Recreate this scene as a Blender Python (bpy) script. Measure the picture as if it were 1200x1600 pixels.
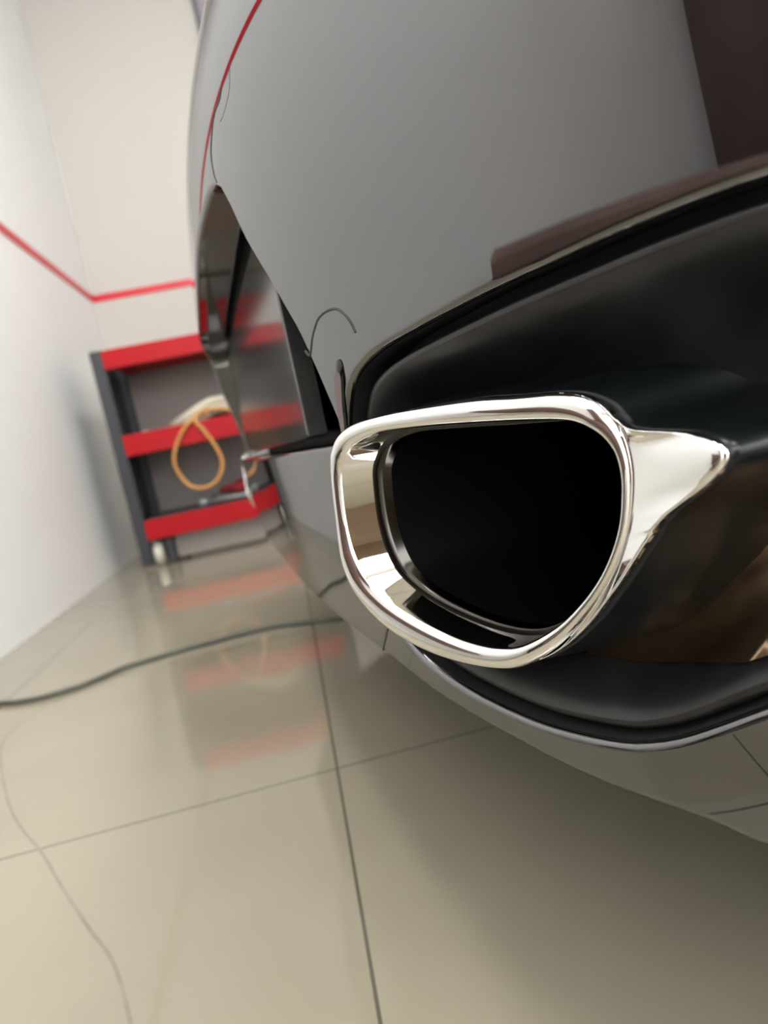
import bpy, bmesh, math, random
import numpy as np
from mathutils import Vector, Matrix
from mathutils.geometry import delaunay_2d_cdt

for o in list(bpy.data.objects):
    bpy.data.objects.remove(o)
SC = bpy.context.scene
COL = SC.collection
random.seed(4)
rng = np.random.default_rng(7)

# ------------------------------------------------------------------ camera
CAM_H = 0.366
cam_d = bpy.data.cameras.new('camera')
cam = bpy.data.objects.new('camera', cam_d)
COL.objects.link(cam)
yaw, pit, rol = .1247, -.1235, -.2057
fw = Vector((math.sin(yaw) * math.cos(pit), math.cos(yaw) * math.cos(pit), math.sin(pit)))
rt = Vector((math.cos(yaw), -math.sin(yaw), 0))
up = rt.cross(fw)
rx = math.cos(rol) * rt + math.sin(rol) * up
uy = -math.sin(rol) * rt + math.cos(rol) * up
M = Matrix((rx, uy, -fw)).transposed().to_4x4()
M.translation = Vector((0, 0, CAM_H))
cam.matrix_world = M
cam_d.sensor_fit = 'VERTICAL'
cam_d.sensor_height = 36.0
cam_d.lens = 36.0 * 1062 / 1600
cam_d.clip_start = 0.01
cam_d.dof.use_dof = True
cam_d.dof.focus_distance = 0.315
cam_d.dof.aperture_fstop = 7.5
SC.camera = cam

# ------------------------------------------------------------------ view, world
SC.view_settings.view_transform = 'Standard'
SC.view_settings.look = 'None'
SC.view_settings.gamma = 1
SC.view_settings.exposure = 0.62
SC.view_settings.use_curve_mapping = False
W = bpy.data.worlds.new('world')
SC.world = W
W.use_nodes = True
W.node_tree.nodes['Background'].inputs[0].default_value = (.95, .97, 1, 1)
W.node_tree.nodes['Background'].inputs[1].default_value = 6.0
LAMP_STRENGTH = 14.5
CEIL_Z = 2.9

# ------------------------------------------------------------------ materials
def mat(name, col, rough=.5, metal=0.0, ior=1.5, spec=None, coat=0.0, emit=0.0, noise=None, bump=None, trans=0.0):
    m = bpy.data.materials.new(name)
    m.use_nodes = True
    nt = m.node_tree
    b = nt.nodes['Principled BSDF']
    b.inputs['Base Color'].default_value = (*col, 1)
    b.inputs['Roughness'].default_value = rough
    b.inputs['Metallic'].default_value = metal
    b.inputs['IOR'].default_value = ior
    if coat:
        b.inputs['Coat Weight'].default_value = coat
        b.inputs['Coat Roughness'].default_value = .03
    if trans:
        b.inputs['Transmission Weight'].default_value = trans
    if emit:
        b.inputs['Emission Color'].default_value = (*col, 1)
        b.inputs['Emission Strength'].default_value = emit
    if noise or bump:
        tc = nt.nodes.new('ShaderNodeTexCoord')
    if noise:
        sc, amt = noise
        n = nt.nodes.new('ShaderNodeTexNoise')
        n.inputs['Scale'].default_value = sc
        n.inputs['Detail'].default_value = 4
        nt.links.new(tc.outputs['Object'], n.inputs['Vector'])
        r = nt.nodes.new('ShaderNodeValToRGB')
        r.color_ramp.elements[0].position = .3
        r.color_ramp.elements[1].position = .7
        r.color_ramp.elements[0].color = (*[c * (1 - amt) for c in col], 1)
        r.color_ramp.elements[1].color = (*[min(1, c * (1 + amt)) for c in col], 1)
        nt.links.new(n.outputs['Fac'], r.inputs[0])
        nt.links.new(r.outputs[0], b.inputs['Base Color'])
    if bump:
        sc, st = bump
        n2 = nt.nodes.new('ShaderNodeTexNoise')
        n2.inputs['Scale'].default_value = sc
        n2.inputs['Detail'].default_value = 3
        nt.links.new(tc.outputs['Object'], n2.inputs['Vector'])
        bp = nt.nodes.new('ShaderNodeBump')
        bp.inputs['Strength'].default_value = st
        bp.inputs['Distance'].default_value = .01
        nt.links.new(n2.outputs['Fac'], bp.inputs['Height'])
        nt.links.new(bp.outputs['Normal'], b.inputs['Normal'])
    return m

PAINT = mat('black_paint', (.004, .004, .005), .02, ior=2.45)
GLOSSBLACK = mat('piano_black', (.003, .003, .004), .04, ior=1.5)
SATIN = mat('satin_black_plastic', (.009, .0088, .0085), .36, ior=1.55, noise=(45, .5))
CHROME = mat('chrome', (.86, .85, .83), .035, metal=1.0)
DARKCHROME = mat('dark_chrome', (.06, .056, .05), .16, metal=1.0)
SOOT = mat('sooty_pipe', (.0012, .0012, .0012), .6, ior=1.12)
HOUSING = mat('housing_black', (.003, .0045, .005), .3, ior=1.4)
BRONZE = mat('brown_reflection_bronze', (.40, .275, .17), .3, metal=1.0, bump=(15, .9))
GARNISH = mat('garnish_gloss', (.03, .03, .028), .13, ior=2.0)
RECESSM = mat('recess_black', (.0015, .0015, .0018), .5, ior=1.12)
GROOVEM = mat('seam_grey', (.03, .03, .03), .5)
GAPBLACK = mat('gap_black', (.003, .003, .003), .7)
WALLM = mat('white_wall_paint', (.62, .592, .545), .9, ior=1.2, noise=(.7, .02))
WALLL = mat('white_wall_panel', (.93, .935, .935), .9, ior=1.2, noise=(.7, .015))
CEILM = mat('ceiling_white', (.8, .79, .77), .8, noise=(.7, .02))
REDLINE = mat('red_stripe', (.70, .02, .035), .35, noise=(3, .05))
CARTRED = mat('cart_red_enamel', (.43, .005, .010), .45, ior=1.3, noise=(4, .05))
CARTDARK = mat('cart_graphite', (.035, .037, .042), .45, noise=(4, .1))
CARTTAUPE = mat('cart_taupe_panel', (.30, .26, .235), .5, noise=(3, .06))
RUBBER = mat('rubber_black', (.02, .02, .02), .6, noise=(20, .2))
WHEELW = mat('caster_pale', (.62, .6, .5), .4, noise=(10, .08))
CORDM = mat('cord_grey_green', (.075, .08, .062), .5, noise=(30, .15))
HOSEM = mat('hose_cream', (.62, .56, .44), .45, noise=(12, .1))
ORANGE = mat('hose_orange', (.62, .30, .09), .45, noise=(12, .1))
REDCLOTH = mat('red_cloth', (.22, .012, .02), .9, noise=(30, .3))
TOOLM = mat('tool_steel', (.2, .2, .2), .35, metal=.8, noise=(30, .2))
BLACKP = mat('black_plastic', (.012, .012, .014), .4, noise=(30, .2))
LENS = mat('smoked_reflector_lens', (.06, .01, .01), .06, ior=1.9, noise=(120, .2))
FRAMEM = mat('board_frame_grey', (.16, .16, .17), .4, noise=(8, .1))
BOARDM = mat('board_lilac', (.42, .37, .42), .25, noise=(2, .12))
LAMPM = mat('lamp_diffuser', (1, .985, .945), .5, emit=LAMP_STRENGTH)
LAMPF = mat('lamp_frame', (.7, .7, .7), .4, noise=(8, .03))
BAG = mat('clear_bag', (.55, .53, .5), .2, noise=(40, .3), bump=(30, .6))
BROWN = mat('stand_in_brown', (.13, .075, .06), .8, noise=(6, .25))

def floor_material():
    m = bpy.data.materials.new('polished_tiles')
    m.use_nodes = True
    nt = m.node_tree
    b = nt.nodes['Principled BSDF']
    tc = nt.nodes.new('ShaderNodeTexCoord')
    sep = nt.nodes.new('ShaderNodeSeparateXYZ')
    nt.links.new(tc.outputs['Object'], sep.inputs[0])
    def mth(op, a, bb=None, c=None):
        n = nt.nodes.new('ShaderNodeMath')
        n.operation = op
        for i, v in enumerate((a, bb, c)):
            if v is None:
                continue
            if isinstance(v, (int, float)):
                n.inputs[i].default_value = v
            else:
                nt.links.new(v, n.inputs[i])
        return n.outputs[0]
    def edge(sock, off):
        f = mth('FRACT', mth('DIVIDE', mth('ADD', sock, off), .6))
        d = mth('MINIMUM', f, mth('SUBTRACT', 1.0, f))
        return mth('MULTIPLY', d, .6)
    dx = edge(sep.outputs[0], .0195 + 6)
    dy = edge(sep.outputs[1], -.738 + 6)
    d = mth('MINIMUM', mth('MULTIPLY', dx, .85), dy)
    mr = nt.nodes.new('ShaderNodeMapRange')
    mr.inputs['From Min'].default_value = .0007
    mr.inputs['From Max'].default_value = .0017
    nt.links.new(d, mr.inputs['Value'])
    n = nt.nodes.new('ShaderNodeTexNoise')
    n.inputs['Scale'].default_value = 3.5
    n.inputs['Detail'].default_value = 5
    nt.links.new(tc.outputs['Object'], n.inputs['Vector'])
    r = nt.nodes.new('ShaderNodeValToRGB')
    r.color_ramp.elements[0].position = .35
    r.color_ramp.elements[1].position = .68
    r.color_ramp.elements[0].color = (.295, .265, .198, 1)
    r.color_ramp.elements[1].color = (.325, .292, .218, 1)
    nt.links.new(n.outputs['Fac'], r.inputs[0])
    mx = nt.nodes.new('ShaderNodeMix')
    mx.data_type = 'RGBA'
    mx.inputs[6].default_value = (.10, .095, .07, 1)
    nt.links.new(mr.outputs[0], mx.inputs[0])
    nt.links.new(r.outputs[0], mx.inputs[7])
    nt.links.new(mx.outputs[2], b.inputs['Base Color'])
    b.inputs['Roughness'].default_value = .06
    b.inputs['IOR'].default_value = 1.6
    return m
FLOORM = floor_material()

# ------------------------------------------------------------------ helpers
def link(o, parent=None):
    COL.objects.link(o)
    if parent is not None:
        o.parent = parent
    return o

def obj(name, bm, m, parent=None, smooth=False, angle=None):
    me = bpy.data.meshes.new(name)
    bm.to_mesh(me)
    bm.free()
    me.materials.append(m)
    if smooth:
        for p in me.polygons:
            p.use_smooth = True
        if angle is not None:
            me.set_sharp_from_angle(angle=math.radians(angle))
    o = bpy.data.objects.new(name, me)
    return link(o, parent)

def mesh_obj(name, verts, faces, m, parent=None, normals=None, smooth=True):
    me = bpy.data.meshes.new(name)
    me.from_pydata([tuple(map(float, v)) for v in verts], [], faces)
    me.materials.append(m)
    if smooth:
        for p in me.polygons:
            p.use_smooth = True
    if normals is not None:
        me.normals_split_custom_set_from_vertices([tuple(map(float, v)) for v in normals])
    me.update()
    o = bpy.data.objects.new(name, me)
    return link(o, parent)

def thing(name, label, cat, loc=(0, 0, 0), rotz=0, group=None):
    o = bpy.data.objects.new(name, None)
    COL.objects.link(o)
    o.location = loc
    o.rotation_euler = (0, 0, rotz)
    return tag(o, label, cat, group)

def tag(o, label, cat, group=None):
    o['label'] = label
    o['category'] = cat
    if group:
        o['group'] = group
    return o

def struct(o):
    o['kind'] = 'structure'
    return o

def add_box(bm, x0, x1, y0, y1, z0, z1, bev=0.0):
    g = bmesh.ops.create_cube(bm, size=1)
    vs = g['verts']
    for v in vs:
        v.co = Vector(((x0 + x1) / 2 + v.co.x * (x1 - x0), (y0 + y1) / 2 + v.co.y * (y1 - y0), (z0 + z1) / 2 + v.co.z * (z1 - z0)))
    if bev:
        es = list({e for v in vs for e in v.link_edges})
        bmesh.ops.bevel(bm, geom=es, offset=bev, segments=2, profile=.5, affect='EDGES')

def box(name, x0, x1, y0, y1, z0, z1, m, parent=None, bev=0.0):
    bm = bmesh.new()
    add_box(bm, x0, x1, y0, y1, z0, z1, bev)
    return obj(name, bm, m, parent)

def smooth_path(pts, n=8, closed=False):
    P = [Vector(p) for p in pts]
    out = []
    N = len(P)
    for i in range(N if closed else N - 1):
        if closed:
            a, b, c, d = P[i - 1], P[i], P[(i + 1) % N], P[(i + 2) % N]
        else:
            a, b, c, d = P[max(i - 1, 0)], P[i], P[i + 1], P[min(i + 2, N - 1)]
        for k in range(n):
            t = k / n
            out.append(.5 * ((2 * b) + (c - a) * t + (2 * a - 5 * b + 4 * c - d) * t * t + (3 * b - a - 3 * c + d) * t ** 3))
    if not closed:
        out.append(P[-1])
    return out

def add_tube(bm, path, r, seg=8, closed=False):
    N = len(path)
    rings = []
    prev = None
    for i, p in enumerate(path):
        a = path[i - 1] if (i > 0 or closed) else p
        b = path[(i + 1) % N] if (i < N - 1 or closed) else p
        t = (b - a).normalized()
        ref = prev if prev is not None else (Vector((0, 0, 1)) if abs(t.z) < .9 else Vector((1, 0, 0)))
        u = (ref - t * ref.dot(t)).normalized()
        v = t.cross(u)
        prev = u
        rings.append([bm.verts.new(p + (u * math.cos(k * math.tau / seg) + v * math.sin(k * math.tau / seg)) * r) for k in range(seg)])
    for i in range(N if closed else N - 1):
        A, B = rings[i], rings[(i + 1) % N]
        for k in range(seg):
            bm.faces.new((A[k], A[(k + 1) % seg], B[(k + 1) % seg], B[k]))
    if not closed:
        bm.faces.new(rings[0][::-1])
        bm.faces.new(rings[-1])

def spline(xk, yk):
    xk = np.array(xk, float); yk = np.array(yk, float); n = len(xk)
    h = np.diff(xk); A = np.zeros((n, n)); b = np.zeros(n); A[0, 0] = A[-1, -1] = 1
    for i in range(1, n - 1):
        A[i, i - 1] = h[i - 1]; A[i, i] = 2 * (h[i - 1] + h[i]); A[i, i + 1] = h[i]
        b[i] = 6 * ((yk[i + 1] - yk[i]) / h[i] - (yk[i] - yk[i - 1]) / h[i - 1])
    m = np.linalg.solve(A, b)
    def f(x):
        x = np.asarray(x, float); i = np.clip(np.searchsorted(xk, x) - 1, 0, n - 2); t = x - xk[i]; hh = h[i]
        a = (m[i + 1] - m[i]) / (6 * hh); c = (yk[i + 1] - yk[i]) / hh - hh * (2 * m[i] + m[i + 1]) / 6
        return yk[i] + c * t + m[i] / 2 * t * t + a * t ** 3
    return f

# ------------------------------------------------------------------ the room
X0, X1, Y0, Y1 = -.786, 3.9, -2.6, 3.79
DX0, DX1, DZ = -.6, 2.6, 2.4
struct(box('floor', X0 - .1, X1 + .1, Y0 - .1, Y1 + .1, -.1, 0, FLOORM))
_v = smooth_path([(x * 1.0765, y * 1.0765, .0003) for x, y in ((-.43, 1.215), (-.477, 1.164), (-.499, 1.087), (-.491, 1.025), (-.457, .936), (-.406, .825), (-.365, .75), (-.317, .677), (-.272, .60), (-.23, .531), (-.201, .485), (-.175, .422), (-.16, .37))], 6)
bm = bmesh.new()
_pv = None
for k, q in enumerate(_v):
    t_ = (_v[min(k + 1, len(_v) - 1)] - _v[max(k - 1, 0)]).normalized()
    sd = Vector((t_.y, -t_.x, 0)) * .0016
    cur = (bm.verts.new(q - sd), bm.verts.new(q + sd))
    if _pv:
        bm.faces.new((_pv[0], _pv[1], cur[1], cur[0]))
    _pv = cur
obj('floor_wire_reflection', bm, mat('wire_reflection_grey', (.25, .225, .172), .1, noise=(30, .1)), bpy.data.objects['floor'])  # reflection of a hanging wire, painted as a thin darker strip
struct(box('wall_left', X0 - .1, X0, Y0 - .1, Y1 + .1, 0, CEIL_Z, WALLL))
struct(box('wall_back', X0, X1, Y1, Y1 + .1, 0, CEIL_Z, WALLM))
struct(box('wall_right', X1, X1 + .1, Y0 - .1, Y1 + .1, 0, CEIL_Z, WALLM))
bm = bmesh.new()                                     # front wall with an unseen doorway opening, added to let light in
add_box(bm, X0, DX0, Y0 - .1, Y0, 0, CEIL_Z)
add_box(bm, DX1, X1, Y0 - .1, Y0, 0, CEIL_Z)
add_box(bm, DX0, DX1, Y0 - .1, Y0, DZ, CEIL_Z)
struct(obj('wall_front', bm, WALLM))
struct(box('ceiling', X0 - .1, X1 + .1, Y0 - .1, Y1 + .1, CEIL_Z, CEIL_Z + .1, CEILM))
struct(box('trim_1', X0, X0 + .004, Y0, Y1, 1.289, 1.325, REDLINE))
struct(box('trim_2', X0, X1, Y1 - .004, Y1, 1.289, 1.325, REDLINE))

# ceiling lamps
for i, (x, y, dx, dy, lb) in enumerate((
        (.8, 1.2, .4, 1.4, 'long white ceiling lamp above the car nearest the tool cart'),
        (.8, -.9, .4, 1.4, 'long white ceiling lamp over the near side of the car'),
        (-.3, .3, .3, 1.4, 'long white ceiling lamp close to the left wall'))):
    t = thing('ceiling_lamp', lb, 'ceiling lamp', (x, y, CEIL_Z), 0, 'ceiling lamps')
    box('lamp_frame', -dx / 2 - .02, dx / 2 + .02, -dy / 2 - .02, dy / 2 + .02, -.03, 0, LAMPF, t)
    box('diffuser', -dx / 2, dx / 2, -dy / 2, dy / 2, -.034, -.028, LAMPM, t)

# grey framed board on the back wall
t = thing('wall_board', 'grey framed lilac board on back wall above the car', 'wall board', (.5, Y1, 2.39))
box('board_frame', -.455, -.43, -.03, 0, 0, .48, FRAMEM, t)
box('board_frame', .43, .455, -.03, 0, 0, .48, FRAMEM, t)
box('board_frame', -.43, .43, -.03, 0, 0, .025, FRAMEM, t)
box('board_frame', -.43, .43, -.03, 0, .455, .48, FRAMEM, t)
box('board_panel', -.43, .43, -.015, 0, .025, .455, BOARDM, t)

# ------------------------------------------------------------------ tool cart
CY = 2.79
CW, CD = .76, .40           # width, depth
cart = thing('tool_cart', 'red and dark grey three-shelf tool cart standing in the room corner', 'tool cart', (-.644, CY, 0))
def cart_part(name, boxes, m, bev=.002):
    bm = bmesh.new()
    for b_ in boxes:
        add_box(bm, *b_, bev)
    return obj(name, bm, m, cart)
for nm, x in (('l', 0), ('r', CW - .047)):
    inner = (x, x + .012) if nm == 'l' else (x + .035, x + .047)
    cart_part('side_panel', [(x, x + .047, 0, .03, .012, .868), (x, x + .047, CD - .03, CD, .04, .868),
                             (inner[0], inner[1], .03, CD - .03, .09, .868)], CARTDARK)
for z0, z1 in ((.793, .866), (.451, .534), (.111, .191)):
    cart_part('shelf', [(.045, CW - .045, -.004, .008, z0, z1), (.045, CW - .045, .008, CD - .02, z0 + .02, z0 + .028),
                        (.047, .055, .008, CD - .02, z0 + .028, z1 - .01), (CW - .055, CW - .047, .008, CD - .02, z0 + .028, z1 - .01)], CARTRED)
cart_part('back_panel', [(.047, CW - .047, CD - .02, CD - .008, .05, .83)], CARTTAUPE)
cart_part('under_cart_shade', [(.135, CW - .05, .05, .058, .014, .118)], CARTTAUPE)  # added sheet standing in for the shade under the cart
cart_part('shelf_liner', [(.056, CW - .056, .01, CD - .022, .141, .194)], CARTDARK)
for x, y in ((.07, .045), (CW - .07, .045), (.07, CD - .045), (CW - .07, CD - .045)):
    c = cart_part('caster', [(x + .034, x + .062, y - .03, y + .03, .004, .10), (x - .03, x - .026, y - .02, y + .02, .03, .112), (x + .026, x + .03, y - .02, y + .02, .03, .112), (x - .032, x + .032, y - .028, y + .028, .104, .113)], CARTDARK, .001)
    bm = bmesh.new()
    bmesh.ops.create_cone(bm, cap_ends=True, segments=28, radius1=.048, radius2=.048, depth=.034, matrix=Matrix.Translation((x, y, .048)) @ Matrix.Rotation(math.pi / 2, 4, 'Y'))
    es = [e for e in bm.edges if len(e.link_faces) == 2 and any(len(f.verts) > 4 for f in e.link_faces)]
    bmesh.ops.bevel(bm, geom=es, offset=.008, segments=3, affect='EDGES')
    obj('caster_wheel', bm, WHEELW, c, smooth=True, angle=40)

# things on the cart
SZ = .451 + .028
bm = bmesh.new()
pts = []
for k in range(6 * 32):
    a = k * math.tau / 32
    lay = k / 32
    rr = .135 + .008 * math.sin(a * .63) - .006 * (lay % 2)
    x = -.275 + rr * 1.25 * math.cos(a)
    pts.append(Vector((x, CY + .17 + rr * .9 * math.sin(a), SZ + .010 + .0085 * lay + .075 * min(1, max(0, (x + .45) / .2)))))
add_tube(bm, pts, .0085, 8)
tag(obj('air_hose', bm, HOSEM, smooth=True), 'cream coiled air hose lying on the middle shelf of the cart', 'hose')
bm = bmesh.new()
ph = smooth_path([(-.262, CY + .022, SZ + .045), (-.292, CY + .02, .535), (-.325, CY - .012, .515), (-.372, CY - .016, .475), (-.418, CY - .016, .40), (-.425, CY - .016, .34), (-.392, CY - .016, .27), (-.342, CY - .016, .246),
                  (-.285, CY - .016, .262), (-.248, CY - .016, .315), (-.25, CY - .016, .375), (-.283, CY - .016, .46), (-.31, CY - .012, .517), (-.26, CY + .02, .545), (-.18, CY + .022, .53), (-.12, CY + .022, SZ + .01)], 8)
add_tube(bm, [p + Vector((0, 0, .026)) for p in ph], .0075, 8)
tag(obj('orange_hose', bm, ORANGE, smooth=True), 'orange hose loop hanging down over the front of the middle cart shelf', 'hose')
def lump(name, x, y, z, rx_, ry_, rz_, m, seed=0, amp=.15):
    bm = bmesh.new()
    bmesh.ops.create_icosphere(bm, subdivisions=4, radius=1)
    r = np.random.default_rng(seed)
    ks = r.normal(0, 2.2, (6, 3)); ph_ = r.uniform(0, 6, 6)
    for v in bm.verts:
        n = sum(math.sin(float(k @ np.array(v.co)) * 1.6 + p) for k, p in zip(ks, ph_)) / 6
        c = v.co * (1 + amp * 2 * n)
        zz = max(c.z, -.75)
        v.co = Vector((x + c.x * rx_, y + c.y * ry_, z + (zz + .75) * rz_))
    return obj(name, bm, m, smooth=True)
tag(lump('dark_glove', -.22, CY + .17, SZ + .002, .07, .06, .04, BLACKP, 3), 'dark rolled work glove lying inside the coiled hose on middle shelf', 'glove')
tag(lump('clear_bag', -.53, CY + .10, SZ + .004, .04, .05, .034, BAG, 5, .2), 'crumpled clear plastic bag at the left of the middle shelf', 'plastic bag')
tag(lump('red_rag', -.20, CY + .17, .195, .085, .07, .042, REDCLOTH, 8, .22), 'crumpled dark red cloth on the bottom cart shelf', 'cloth')
bm = bmesh.new()
add_tube(bm, smooth_path([(-.36, CY + .06, .208), (-.30, CY + .05, .210), (-.22, CY + .045, .208), (-.14, CY + .05, .206)], 6), .012, 10)
add_box(bm, -.385, -.345, CY + .045, CY + .08, .195, .226, .006)
tag(obj('screwdriver', bm, TOOLM, smooth=True, angle=40), 'grey hand tool lying beside the red cloth on bottom shelf', 'tool')
bm = bmesh.new()
add_box(bm, -.33, -.26, CY + .085, CY + .14, .195, .233, .012)
add_box(bm, -.27, -.24, CY + .10, CY + .125, .206, .226, .005)
tag(obj('tool_box', bm, BLACKP), 'small black tool case on the bottom cart shelf', 'tool case')

# ------------------------------------------------------------------ unseen brown seat added behind the camera for the photographer's reflection in the paint
ch = thing('photographer_stand_in', 'brown padded stand-in for the photographer, added unseen for its reflection in black paint', 'photographer_stand_in', (-.56, -.41, 0))
for nm, b_ in (('stand_in_seat', (-.18, .18, -.1, .68, .17, .42)), ('stand_in_backrest', (-.19, .19, -.22, .03, .17, 1.05))):
    bm = bmesh.new()
    add_box(bm, *b_, .025)
    obj(nm, bm, BROWN, ch, smooth=True, angle=40)
for x, y in ((-.14, -.18), (.14, -.18), (-.14, .62), (.14, .62)):
    bm = bmesh.new()
    bmesh.ops.create_cone(bm, cap_ends=True, segments=16, radius1=.014, radius2=.022, depth=.18, matrix=Matrix.Translation((x, y, .09)))
    obj('stand_in_leg', bm, BLACKP, ch)

# unseen box added behind the camera to brown the reflections in the chrome
cb = thing('stand_in_box', 'open brown cardboard box added unseen behind the camera for brown reflections in chrome', 'box', (.32, -.85, 0))
CARD = mat('stand_in_cardboard', (.27, .185, .115), .85, noise=(9, .12))
bm = bmesh.new()
for b_ in ((-.3, .3, -.2, .2, 0, .01), (-.3, -.292, -.2, .2, .01, .38), (.292, .3, -.2, .2, .01, .38), (-.292, .292, -.2, -.192, .01, .38), (-.292, .292, .192, .2, .01, .38)):
    add_box(bm, *b_)
obj('stand_in_box_body', bm, CARD, cb)
for sy in (-1, 1):
    bm = bmesh.new()
    add_box(bm, -.29, .29, -.004, .004, 0, .17)
    bmesh.ops.rotate(bm, verts=bm.verts, cent=(0, 0, 0), matrix=Matrix.Rotation(-sy * .5, 3, 'X'))
    bmesh.ops.translate(bm, verts=bm.verts, vec=(0, sy * .198, .375))
    obj('stand_in_box_flap', bm, CARD, cb)

# ------------------------------------------------------------------ cord on the floor
bm = bmesh.new()
cp = [(-.715, 1.20), (-.69, 1.225), (-.62, 1.242), (-.578, 1.238), (-.537, 1.217), (-.498, 1.21), (-.462, 1.216), (-.431, 1.225), (-.399, 1.25), (-.367, 1.277), (-.309, 1.291), (-.251, 1.302), (-.2, 1.308), (-.154, 1.314), (-.091, 1.31), (-.029, 1.28), (.032, 1.255), (.12, 1.24), (.3, 1.3), (.6, 1.5), (1.0, 1.55)]
add_tube(bm, smooth_path([(x * 1.0765, y * 1.0765, .0052) for x, y in cp], 6), .005, 8)
tag(obj('power_cord', bm, CORDM, smooth=True), 'dark green-grey power cord snaking across the tiled floor under the car', 'power cord')

# ------------------------------------------------------------------ the car (local x = along the rear, y = rearward, z = up)
PSI = math.radians(6.3)
car = thing('car', 'glossy black car seen along its rear bumper with chrome exhaust tips', 'car', (.028, .83, .026), math.pi / 2 + PSI)
rc = spline([.08, .13, .17, .23, .30, .37, .45, .52, .57, .61, .66, .72, .80, .90, 1.05],
            [.018, .043, .0535, .0625, .0685, .074, .085, .089, .084, .071, .046, .008, -.05, -.135, -.28])
def G(s, z):
    return rc(z) - .7 * np.asarray(s, float) ** 4
def GN(s, z):
    s = np.asarray(s, float); z = np.asarray(z, float)
    e = 1e-4
    gs = -2.8 * s ** 3
    gz = (rc(z + e) - rc(z - e)) / (2 * e)
    n = np.stack([-gs, np.ones_like(gs), -gz], -1)
    return n / np.linalg.norm(n, axis=-1, keepdims=True)

def catmull(P, n=6, closed=True):
    return np.array([tuple(v)[:2] for v in smooth_path([(a, b, 0) for a, b in P], n, closed)])
def resample(P, step, closed=True):
    P = np.asarray(P)
    Q = np.vstack([P, P[:1]]) if closed else P
    d = np.concatenate([[0], np.cumsum(np.linalg.norm(np.diff(Q, axis=0), axis=1))])
    n = max(8, int(d[-1] / step))
    t = np.linspace(0, d[-1], n, endpoint=not closed)
    return np.stack([np.interp(t, d, Q[:, 0]), np.interp(t, d, Q[:, 1])], 1)
def area(P):
    return .5 * np.sum(P[:, 0] * np.roll(P[:, 1], -1) - np.roll(P[:, 0], -1) * P[:, 1])
def ccw(P):
    return P if area(P) > 0 else P[::-1].copy()
def out2d(P):           # outward unit normals of a ccw loop
    t = np.roll(P, -1, 0) - np.roll(P, 1, 0)
    n = np.stack([t[:, 1], -t[:, 0]], 1)
    return n / np.maximum(np.linalg.norm(n, axis=1, keepdims=True), 1e-9)
def inside(P, Q):
    x, y = Q[:, 0], Q[:, 1]
    c = np.zeros(len(Q), bool)
    for i in range(len(P)):
        x1, y1 = P[i]; x2, y2 = P[i - 1]
        if y1 == y2:
            continue
        c ^= ((y1 > y) != (y2 > y)) & (x < (x2 - x1) * (y - y1) / (y2 - y1) + x1)
    return c
def dist(P, Q):
    A = P; B = np.roll(P, -1, 0)
    best = np.full(len(Q), 1e9)
    for a, b in zip(A, B):
        ab = b - a
        t = np.clip(((Q - a) @ ab) / max(ab @ ab, 1e-12), 0, 1)
        best = np.minimum(best, np.linalg.norm(Q - a - t[:, None] * ab, axis=1))
    return best
def cdt(outer, holes, gx, gz, clear):
    g = np.array([(a, b) for a in gx for b in gz])
    ok = inside(outer, g) & (dist(outer, g) > clear)
    for h in holes:
        ok &= ~inside(h, g) & (dist(h, g) > clear)
    g = g[ok]
    loops = [outer] + list(holes)
    V = [Vector(p) for L in loops for p in L] + [Vector(p) for p in g]
    E_ = []
    o = 0
    for L in loops:
        n = len(L)
        E_ += [(o + i, o + (i + 1) % n) for i in range(n)]
        o += n
    vs, es, fs, ov, oe, of = delaunay_2d_cdt(V, E_, [], 0, 1e-7)
    P = np.array([tuple(v) for v in vs])
    F = []
    cen = np.array([P[list(f)].mean(0) for f in fs])
    keep = inside(outer, cen)
    for h in holes:
        keep &= ~inside(h, cen)
    for f, k in zip(fs, keep):
        if k:
            f = list(f)
            if area(P[f]) > 0:      # (s,z) ccw -> faces -r ; flip to face +r
                f = f[::-1]
            F.append(f)
    return P, F

# --- outlines in (s, z)
cut_near = ccw(resample(catmull([(-.4485, .33), (-.4535, .343), (-.462, .3545), (-.471, .3633), (-.4827, .3695), (-.5027, .3745), (-.5318, .3778), (-.5709, .3818), (-.6013, .3842), (-.6249, .3862),
     (-.6545, .3868), (-.69, .383), (-.712, .360), (-.715, .32), (-.702, .275), (-.672, .239), (-.6485, .2255), (-.6293, .2153), (-.604, .1992), (-.5891, .1919), (-.5731, .1877), (-.5432, .1869), (-.5185, .1899),
     (-.4892, .196), (-.4701, .2022), (-.452, .212), (-.438, .228), (-.4355, .26), (-.441, .30)], 5), .006))
mir = lambda P: ccw(P * np.array([-1, 1]))
cut_far = mir(cut_near)
rec = ccw(resample(np.array([(-.4493, .3347), (-.4445, .3452), (-.4405, .3624), (-.437, .3796), (-.4329, .4008), (-.4191, .4339), (-.4044, .4608), (-.3944, .4849), (-.3855, .4985), (-.374, .506), (-.355, .509),
     (-.2, .511), (0, .512), (.2, .511), (.355, .509), (.374, .506), (.3855, .4985), (.3944, .4849), (.4044, .4608), (.4191, .4339), (.4329, .4008), (.437, .3796), (.4405, .3624), (.4445, .3452), (.4493, .3347)]), .008))
FIL = .004
def offset(P, d):
    return P + out2d(P) * d
bottom_pts = [(-.94, .168), (-.80, .157), (-.70, .153), (-.65, .154), (-.6163, .1575), (-.598, .1637), (-.557, .1692), (-.5115, .1797), (-.4659, .1893), (-.4126, .2030), (-.3339, .2115), (-.2, .217), (0, .220)]
bottom_pts = bottom_pts + [(-s, z) for s, z in bottom_pts[-2::-1]]
bot = np.array([tuple(v)[:2] for v in smooth_path([(a, b, 0) for a, b in bottom_pts], 6)])
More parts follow.
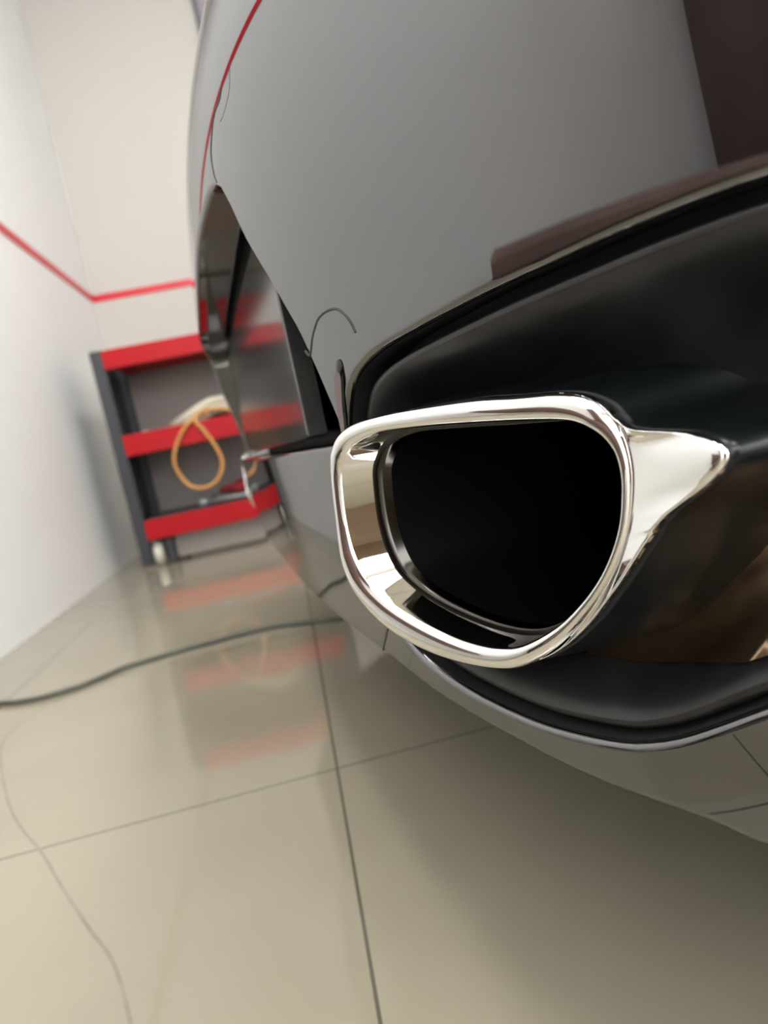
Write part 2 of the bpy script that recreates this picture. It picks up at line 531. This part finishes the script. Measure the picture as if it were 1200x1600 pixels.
bot = resample(bot, .012, closed=False)
ZT = 1.05
side_r = np.array([(.94, z) for z in np.linspace(.17, ZT - .02, 40)])
top = np.array([(s, ZT) for s in np.linspace(.94, -.94, 110)])
side_l = np.array([(-.94, z) for z in np.linspace(ZT - .02, .17, 40)])
outer = np.vstack([bot, side_r, top, side_l])
outer = ccw(outer)
holes = [offset(cut_near, FIL), offset(cut_far, FIL), offset(rec, FIL)]
P, F = cdt(outer, holes, np.arange(-.935, .94, .0125), np.concatenate([np.arange(.12, .55, .009), np.arange(.55, 1.045, .016)]), .004)
V = np.column_stack([P[:, 0], G(P[:, 0], P[:, 1]), P[:, 1]])
N = GN(P[:, 0], P[:, 1])
DARKF = set()
V = [tuple(v) for v in V]
N = [tuple(n) for n in N]
F = list(F)

def fold(loop, closed, d2, R, L, fwd=None, steps=6, dark=False):
    """rolled edge: from a skin boundary, round over by R and run inwards by L; d2 = (s,z) directions pointing off the skin"""
    global V, N, F
    n3 = GN(loop[:, 0], loop[:, 1])
    base = np.column_stack([loop[:, 0], G(loop[:, 0], loop[:, 1]), loop[:, 1]])
    B = np.column_stack([d2[:, 0], np.zeros(len(loop)), d2[:, 1]])
    B -= n3 * np.sum(B * n3, 1, keepdims=True)
    B /= np.linalg.norm(B, axis=1, keepdims=True)
    inn = -n3 if fwd is None else np.tile(np.array(fwd, float), (len(loop), 1))
    rows = []
    for k in range(steps + 1):
        t = math.pi / 2 * k / steps
        rows.append((base + B * R * math.sin(t) - n3 * R * (1 - math.cos(t)), n3 * math.cos(t) + B * math.sin(t)))
    last = rows[-1][0]
    rows.append((last + inn * L, B))
    st = len(V)
    m = len(loop)
    for pos, nor in rows:
        V += [tuple(p) for p in pos]
        N += [tuple(p) for p in nor]
    for k in range(len(rows) - 1):
        for i in range(m if closed else m - 1):
            a, b = st + k * m + i, st + k * m + (i + 1) % m
            c, d = a + m, b + m
            if dark and k == len(rows) - 2:
                DARKF.add(len(F))
            F.append([a, c, d, b])
    return rows[-1][0]

IN_Y = (0, -1, 0)
for h, L in zip(holes, (.040, .040, .049)):
    fold(h, True, -out2d(h), FIL, L, dark=L < .045)
# bottom edge rolled under
bd = np.gradient(bot, axis=0)
bn = np.stack([bd[:, 1], -bd[:, 0]], 1)
bn /= np.linalg.norm(bn, axis=1, keepdims=True)
bn[bn[:, 1] > 0] *= -1
fold(bot, False, bn, .008, .16, fwd=(0, -1, .08))
bumper = mesh_obj('bumper_cover', V, F, PAINT, car)
# fix winding so that faces agree with the analytic normals
me = bumper.data
bmx = bmesh.new(); bmx.from_mesh(me)
nn = [Vector(n) for n in N]
for f in bmx.faces:
    avg = sum((nn[v.index] for v in f.verts), Vector())
    if f.normal.dot(avg) < 0:
        f.normal_flip()
bmx.to_mesh(me); bmx.free()
for p in me.polygons:
    p.use_smooth = True
me.normals_split_custom_set_from_vertices(N)
me.materials.append(GAPBLACK)
for i in DARKF:
    me.polygons[i].material_index = 1

# --- plate recess (back panel of the opening) and plate
def back_of(loop, depth_fn, grid, m, name, parent, grow=0.0):
    L = offset(loop, grow)
    gx = np.arange(L[:, 0].min(), L[:, 0].max(), grid)
    gz = np.arange(L[:, 1].min(), L[:, 1].max(), grid)
    P_, F_ = cdt(L, [], gx, gz, grid * .4)
    d = dist(L, P_)
    y = G(P_[:, 0], P_[:, 1]) - depth_fn(P_, d)
    o = mesh_obj(name, np.column_stack([P_[:, 0], y, P_[:, 1]]), F_, m, parent)
    return o
recess = back_of(rec, lambda P_, d: .046 + .002 * np.clip(d / .05, 0, 1), .012, RECESSM, 'plate_recess', car, .004)
gp = ccw(resample(catmull([(-.345, .350), (-.345, .40), (-.345, .46), (-.332, .484), (-.30, .494), (-.15, .497), (0, .498), (.15, .497), (.30, .494), (.332, .484), (.345, .46), (.345, .40), (.345, .350), (.335, .343), (.2, .342), (0, .342), (-.2, .342), (-.335, .343)], 5), .012))
bm = bmesh.new()
fr = [bm.verts.new((a, .0500 - .02 * a * a, b)) for a, b in offset(gp, -.002)]
fm = [bm.verts.new((a, .0490 - .02 * a * a, b)) for a, b in gp]
bk = [bm.verts.new((a, .0330, b)) for a, b in gp]
n_ = len(gp)
bm.faces.new(fr)
for A_, B_ in ((fr, fm), (fm, bk)):
    for i in range(n_):
        bm.faces.new((A_[i], A_[(i + 1) % n_], B_[(i + 1) % n_], B_[i]))
bmesh.ops.recalc_face_normals(bm, faces=bm.faces)
obj('garnish_panel', bm, GARNISH, car, smooth=True, angle=25)

# --- exhaust tips, inserts
OUT = [(-.4716, .3391), (-.4794, .3431), (-.4912, .3449), (-.5089, .3453), (-.5298, .3445), (-.5487, .3432), (-.5654, .3408), (-.579, .3392), (-.5869, .3372), (-.5935, .3334), (-.5981, .3274), (-.601, .3198), (-.6019, .31), (-.6014, .3016), (-.5984, .2864), (-.5929, .2722), (-.5847, .2578), (-.5741, .2436), (-.5618, .2311), (-.5464, .2218), (-.5342, .2194), (-.5193, .2201), (-.5036, .223), (-.4878, .229), (-.4746, .2376), (-.4644, .2494), (-.4582, .2628), (-.4575, .2789), (-.4591, .298), (-.4619, .318), (-.4647, .3284), (-.4676, .3342)]
INN = [(-.4765, .331), (-.4833, .3346), (-.4942, .3368), (-.5034, .3371), (-.5298, .335), (-.5486, .3328), (-.5654, .3306), (-.5789, .3284), (-.5855, .3267), (-.5914, .3232), (-.5957, .3181), (-.598, .3117), (-.5984, .3039), (-.5975, .2964), (-.5951, .2853), (-.5904, .2735), (-.5837, .262), (-.575, .2514), (-.5645, .2417), (-.5502, .2332), (-.5381, .2301), (-.5235, .2312), (-.5087, .2355), (-.493, .2425), (-.4801, .2509), (-.47, .262), (-.4655, .2763), (-.4645, .2924), (-.4666, .3116), (-.4693, .3217)]
CS, CZ = -.53, .285
NA = 360
TH = np.arange(NA) * math.tau / NA
def periodic(P_):
    P_ = catmull(P_, 8)
    a = np.arctan2(P_[:, 1] - CZ, P_[:, 0] - CS); r = np.hypot(P_[:, 1] - CZ, P_[:, 0] - CS)
    k = np.argsort(a); a = a[k]; r = r[k]
    aa = np.concatenate([a - math.tau, a, a + math.tau]); rr = np.concatenate([r] * 3)
    th = np.where(TH > math.pi, TH - math.tau, TH)
    v = np.interp(th, aa, rr)
    for _ in range(3):
        v = .25 * np.roll(v, 1) + .5 * v + .25 * np.roll(v, -1)
    return v
RO, RI = periodic(OUT), periodic(INN)
DK = [(0, 0.012), (140, 0.002), (146, 0.0015), (147, 0.0015), (148, 0.0015), (149, 0.0015), (150, 0.002), (151, 0.003), (152, 0.0035), (153, 0.0045), (154, 0.006), (155, 0.012), (156, 0.018), (157, 0.024), (158, 0.0295), (159, 0.033), (160, 0.036), (161, 0.038), (162, 0.0395), (163, 0.0405), (164, 0.0415), (165, 0.042), (166, 0.0425), (167, 0.0425), (168, 0.0425), (169, 0.042), (170, 0.0415), (171, 0.04), (172, 0.039), (173, 0.037), (174, 0.0345), (175, 0.032), (176, 0.029), (177, 0.026), (178, 0.0235), (179, 0.0205), (180, 0.019), (181, 0.0175), (182, 0.016), (183, 0.015), (184, 0.014), (185, 0.0135), (186, 0.013), (187, 0.0125), (188, 0.012), (189, 0.0115), (190, 0.0115), (191, 0.011), (192, 0.011), (193, 0.0105), (194, 0.01), (195, 0.01), (196, 0.0095), (197, 0.0095), (198, 0.009), (199, 0.009), (200, 0.0085), (206, 0.0085), (212, 0.007), (218, 0.007), (224, 0.008), (230, 0.0065), (236, 0.0065), (242, 0.006), (248, 0.0075), (262, 0.01), (290, 0.012), (360, 0.012)]
DEP = np.interp(np.degrees(TH), *zip(*DK))
for _ in range(1):
    DEP = .25 * np.roll(DEP, 1) + .5 * DEP + .25 * np.roll(DEP, -1)
def ring_pts(r, back):
    s = CS + r * np.cos(TH); z = CZ + r * np.sin(TH)
    y = .054 + .608 * (s + .47) - back
    return np.column_stack([s, y, z])
_dg = np.degrees(TH)
DEP = np.where(_dg > 184, np.convolve(np.r_[DEP[-6:], DEP, DEP[:6]], np.ones(13) / 13, 'valid'), DEP)
FLARE = np.minimum(DEP * 4.2, .19) * np.interp(_dg, [0, 150, 153, 240, 258, 360], [0, 0, 1, 1, 0, 0])
FLARE = np.convolve(np.r_[FLARE[-3:], FLARE, FLARE[:3]], np.ones(7) / 7, 'valid')
def flank_pts(k, extra=0.0):
    p0 = ring_pts(RO, .003 + 0 * TH)
    q = ring_pts(RO, DEP)
    c = np.array([-.822, .119, .34])
    q = c + (q - c) * (1 - FLARE)[:, None]
    p = p0 + (q - p0) * k
    p[:, 1] -= extra
    return p
def loft(rows, closed_cap=False):
    V_ = np.vstack(rows); F_ = []
    for k in range(len(rows) - 1):
        for i in range(NA):
            a, b = k * NA + i, k * NA + (i + 1) % NA
            F_.append([a, b, b + NA, a + NA])
    if closed_cap:
        F_.append(list(range((len(rows) - 1) * NA, len(rows) * NA)))
    return V_, F_
def put(name, V_, F_, m, parent, flip):
    V_ = np.array(V_, float)
    if flip:
        V_[:, 0] *= -1
        F_ = [f[::-1] for f in F_]
    return mesh_obj(name, V_, F_, m, parent)
LW = RO - RI
def tip(parent, flip):
    rows = [flank_pts(1, .003), flank_pts(1, .001)] + [flank_pts(k) for k in (.97, .85, .7, .55, .4, .25, .12, .04)] + [ring_pts(RO + .0002, .003 + 0 * TH)]
    mid = (RO + RI) / 2
    hw = LW / 2
    h = np.minimum(hw * 1.1, .0045)
    for k in range(1, 12):
        t = math.pi * k / 12
        rows.append(ring_pts(mid + hw * math.cos(t), .003 - h * math.sin(t)))
    rows += [ring_pts(RI, .003 + 0 * TH), ring_pts(RI - .0002, .006 + 0 * TH), ring_pts(RI - .0006, .012 + 0 * TH), ring_pts(RI - .0012, .0185 + 0 * TH)]
    V_, F_ = loft(rows)
    t = put('exhaust_tip', V_, F_, CHROME, parent, flip)
    # inner sleeve with a thin bright rim
    a = RI - .0012
    rows = [ring_pts(a, .0185 + 0 * TH), ring_pts(a - .0022, .0188 + 0 * TH), ring_pts(a - .0030, .0192 + 0 * TH), ring_pts(a - .0034, .022 + 0 * TH), ring_pts(a - .0036, .026 + 0 * TH)]
    V_, F_ = loft(rows)
    put('sleeve_rim', V_, F_, DARKCHROME, t, flip)
    b = a - .0036
    rows = [ring_pts(b, .026 + 0 * TH), ring_pts(b - .001, .05 + 0 * TH), ring_pts(b - .002, .10 + 0 * TH), ring_pts(b - .003, .17 + 0 * TH), ring_pts(b - .004, .26 + 0 * TH)]
    V_, F_ = loft(rows, True)
    put('inner_pipe', V_, F_, SOOT, t, flip)
    # black housing behind the chrome
    cc = np.array([CS, 0, CZ])
    grow = lambda p, g: p + (p - cc) * np.array([g, 0, g])
    rows = [grow(flank_pts(.8, .004), -.01), flank_pts(1, .0015), flank_pts(1, .008), grow(flank_pts(1, .02), .02), grow(flank_pts(1, .045), .06), grow(flank_pts(1, .075), .10), grow(flank_pts(1, .11), .12)]
    V_, F_ = loft(rows)
    put('tip_housing', V_, F_, HOUSING, t, flip)
    return t
DP = ([-.009, 0, .0041, .0046, .0055, .0082, .0092, .0125, .0160, .0345, .0545, .094], [.032, .033, .034, .0095, .0080, .0076, .0086, .012, .017, .046, .060, .064])
def insert_piece(loop, flip):
    L0 = offset(loop, -.0003)
    offs = [-.009, 0, .0041, .0043, .0046, .0050, .0055, .0066, .0076, .0082, .0087, .0092, .0105, .0125, .0145, .0165, .020, .0255]
    loops = [offset(L0, -o_) for o_ in offs]
    V_, F_ = [], []
    n = len(L0)
    for o_, L in zip(offs, loops):
        y = G(L[:, 0], L[:, 1]) - np.interp(o_, *DP)
        V_ += [tuple(v) for v in np.column_stack([L[:, 0], y, L[:, 1]])]
    for k in range(len(loops) - 1):
        for i in range(n):
            a, b = k * n + i, k * n + (i + 1) % n
            F_.append([a, a + n, b + n, b])
    L = loops[-1]
    P_, F2 = cdt(L, [], np.arange(L[:, 0].min(), L[:, 0].max(), .007), np.arange(L[:, 1].min(), L[:, 1].max(), .007), .003)
    d = dist(L, P_) + offs[-1]
    y = G(P_[:, 0], P_[:, 1]) - np.interp(d, *DP)
    st = len(V_)
    V_ += [tuple(v) for v in np.column_stack([P_[:, 0], y, P_[:, 1]])]
    F_ += [[i + st for i in f] for f in F2]
    V_ = np.array(V_)
    sgn = -1 if flip else 1
    th_ = lambda q: np.interp(np.mod(np.arctan2(q[2] - CZ, sgn * q[0] - CS), math.tau), np.r_[TH, math.tau], np.r_[RO, RO[:1]])
    F_ = [f for k, f in enumerate(F_) if k < 2 * n or math.hypot(V_[f].mean(0)[2] - CZ, sgn * V_[f].mean(0)[0] - CS) > th_(V_[f].mean(0)) - .004]
    o = mesh_obj('exhaust_surround', V_, F_, SATIN, car)
    o.data.materials.append(GAPBLACK)
    b = bmesh.new(); b.from_mesh(o.data)
    for f in list(b.faces)[:2 * n]:
        f.material_index = 1
    bmesh.ops.remove_doubles(b, verts=b.verts, dist=.0001)
    bmesh.ops.recalc_face_normals(b, faces=b.faces)
    b.to_mesh(o.data); b.free()
    for p in o.data.polygons:
        p.use_smooth = True
    return o
for flip, loop in ((False, cut_near), (True, cut_far)):
    t = tip(car, flip)
    s = insert_piece(loop, flip)
    sg = -1 if flip else 1
    pts = ccw(np.array([(sg * a, b) for a, b in ((-.538, .2145), (-.5447, .2157), (-.5573, .2147), (-.5726, .216), (-.60, .2225), (-.6142, .2265), (-.64, .240), (-.635, .27), (-.60, .265), (-.575, .25), (-.558, .236), (-.545, .225))]))
    pts = resample(pts, .006)
    P_, F_ = cdt(pts, [], np.arange(pts[:, 0].min(), pts[:, 0].max(), .006), np.arange(.2, .29, .006), .003)
    y = G(P_[:, 0], P_[:, 1]) - np.interp(dist(offset(loop, -.0003), P_), *DP) + .0018
    mesh_obj('brown_reflection_patch', np.column_stack([P_[:, 0], y, P_[:, 1]]), F_, BRONZE, s)  # bronze patch stands in for the photographer's brown reflection in the surround

# --- reflector slots, panel gaps
def on_skin(p, off=0.0):
    s, z = p
    n = GN(s, z)
    return Vector((s, float(G(s, z)), z)) + Vector(n) * off
SLOT = [(-.4554, .3674), (-.4601, .3736), (-.4655, .3778), (-.4695, .3782), (-.4703, .3740), (-.464, .3628), (-.4588, .3527), (-.4535, .3400), (-.4485, .3330), (-.4460, .3330), (-.4480, .3466), (-.451, .3573)]
for sg in (1, -1):
    lp = ccw(resample(catmull([(sg * a, b) for a, b in SLOT], 4), .002))
    c = lp.mean(0)
    bm = bmesh.new()
    ring = [on_skin(p, .0004) for p in lp]
    ring2 = [on_skin(c + (p - c) * .74, .0016) for p in lp]
    A = [bm.verts.new(p) for p in ring]; B = [bm.verts.new(p) for p in ring2]
    for i in range(len(A)):
        j = (i + 1) % len(A)
        bm.faces.new((A[i], A[j], B[j], B[i]))
    r = obj('reflector', bm, GLOSSBLACK, car, smooth=True)
    bm = bmesh.new()
    B = [bm.verts.new(p) for p in ring2]
    bm.faces.new(B)
    bmesh.ops.triangulate(bm, faces=bm.faces)
    bmesh.ops.recalc_face_normals(bm, faces=bm.faces)
    obj('reflector_lens', bm, LENS, r, smooth=True)
    r['label'] = 'slim smoked reflector with black edge'
def groove(path, r=.0009):
    pts = catmull(path, 6, False)
    for sg in (1, -1):
        bm = bmesh.new()
        add_tube(bm, [on_skin((sg * a, b), -.0002) for a, b in pts], r, 6)
        obj('panel_gap', bm, GROOVEM, car, smooth=True)
groove([(-.4335, .3900), (-.438, .3868), (-.4473, .3939), (-.4561, .3989), (-.4634, .4019), (-.4731, .4028), (-.4822, .4013), (-.4874, .397), (-.4902, .3921), (-.4911, .3871)], .0008)
groove([(-.4463, .5395), (-.4383, .5290), (-.4219, .5246), (-.4144, .5249)], .0003)
groove([(-.4275, .5368), (-.4211, .5335), (-.4082, .5330), (-.3973, .5295), (-.3832, .5213), (-.3794, .5116), (-.3816, .505)], .0006)
groove([(-.4286, .2195), (-.4183, .2095), (-.4086, .2010)], .0008)

# --- rest of the body: deck, sides, underbody, wheels
rows = []
ss = np.linspace(-.94, .94, 48)
prof = [(0, 1.05), (-.25, 1.10), (-.6, 1.14), (-.9, 1.30), (-1.2, 1.42), (-2.0, 1.42), (-2.0, .3)]
base = G(ss, ss * 0 + ZT)
Vb, Fb = [], []
for k, (dy, z) in enumerate(prof):
    f = 1 - .10 * min(1, max(0, (z - 1.1) / .3))
    yy = base if k == 0 else np.maximum(base * 0 + dy - .2, np.minimum(base, dy - .2)) if False else np.where(k == 1, np.minimum(base, -.42 - .0 * ss), dy - .2)
    for s_, y_ in zip(ss, yy):
        Vb.append((s_ * f, y_, z))
n = len(ss)
for k in range(len(prof) - 1):
    for i in range(n - 1):
        Fb.append([k * n + i, k * n + i + 1, (k + 1) * n + i + 1, (k + 1) * n + i])
for sg in (-1, 1):
    zs = np.linspace(.17, ZT, 14)
    st = len(Vb)
    for z in zs:
        y0 = float(G(.94, z))
        for j in range(10):
            t = j / 9
            Vb.append((sg * (.94 + .03 * math.sin(t * math.pi / 2)), y0 + (-2.2 - y0) * t, z))
    for a in range(13):
        for j in range(9):
            q = st + a * 10 + j
            Fb.append([q, q + 1, q + 11, q + 10])
mesh_obj('body_shell', Vb, Fb, PAINT, car)
bm = bmesh.new()
add_box(bm, -.72, .72, -2.1, -.32, .19, .34, .02)
add_box(bm, -.40, .40, -.34, -.06, .25, .34, .02)
obj('underbody', bm, GAPBLACK, car)
for sg in (-1, 1):
    bm = bmesh.new()
    bmesh.ops.create_cone(bm, cap_ends=True, segments=48, radius1=.33, radius2=.33, depth=.24, matrix=Matrix.Translation((sg * .80, -1.05, .304)) @ Matrix.Rotation(math.pi / 2, 4, 'Y'))
    es = [e for e in bm.edges if any(len(f.verts) > 4 for f in e.link_faces)]
    bmesh.ops.bevel(bm, geom=es, offset=.03, segments=3, affect='EDGES')
    w = obj('rear_wheel', bm, RUBBER, car, smooth=True, angle=40)
    bm = bmesh.new()
    bmesh.ops.create_cone(bm, cap_ends=True, segments=40, radius1=.23, radius2=.21, depth=.02, matrix=Matrix.Translation((sg * .925, -1.05, .304)) @ Matrix.Rotation(sg * math.pi / 2, 4, 'Y'))
    obj('wheel_rim', bm, DARKCHROME, w)
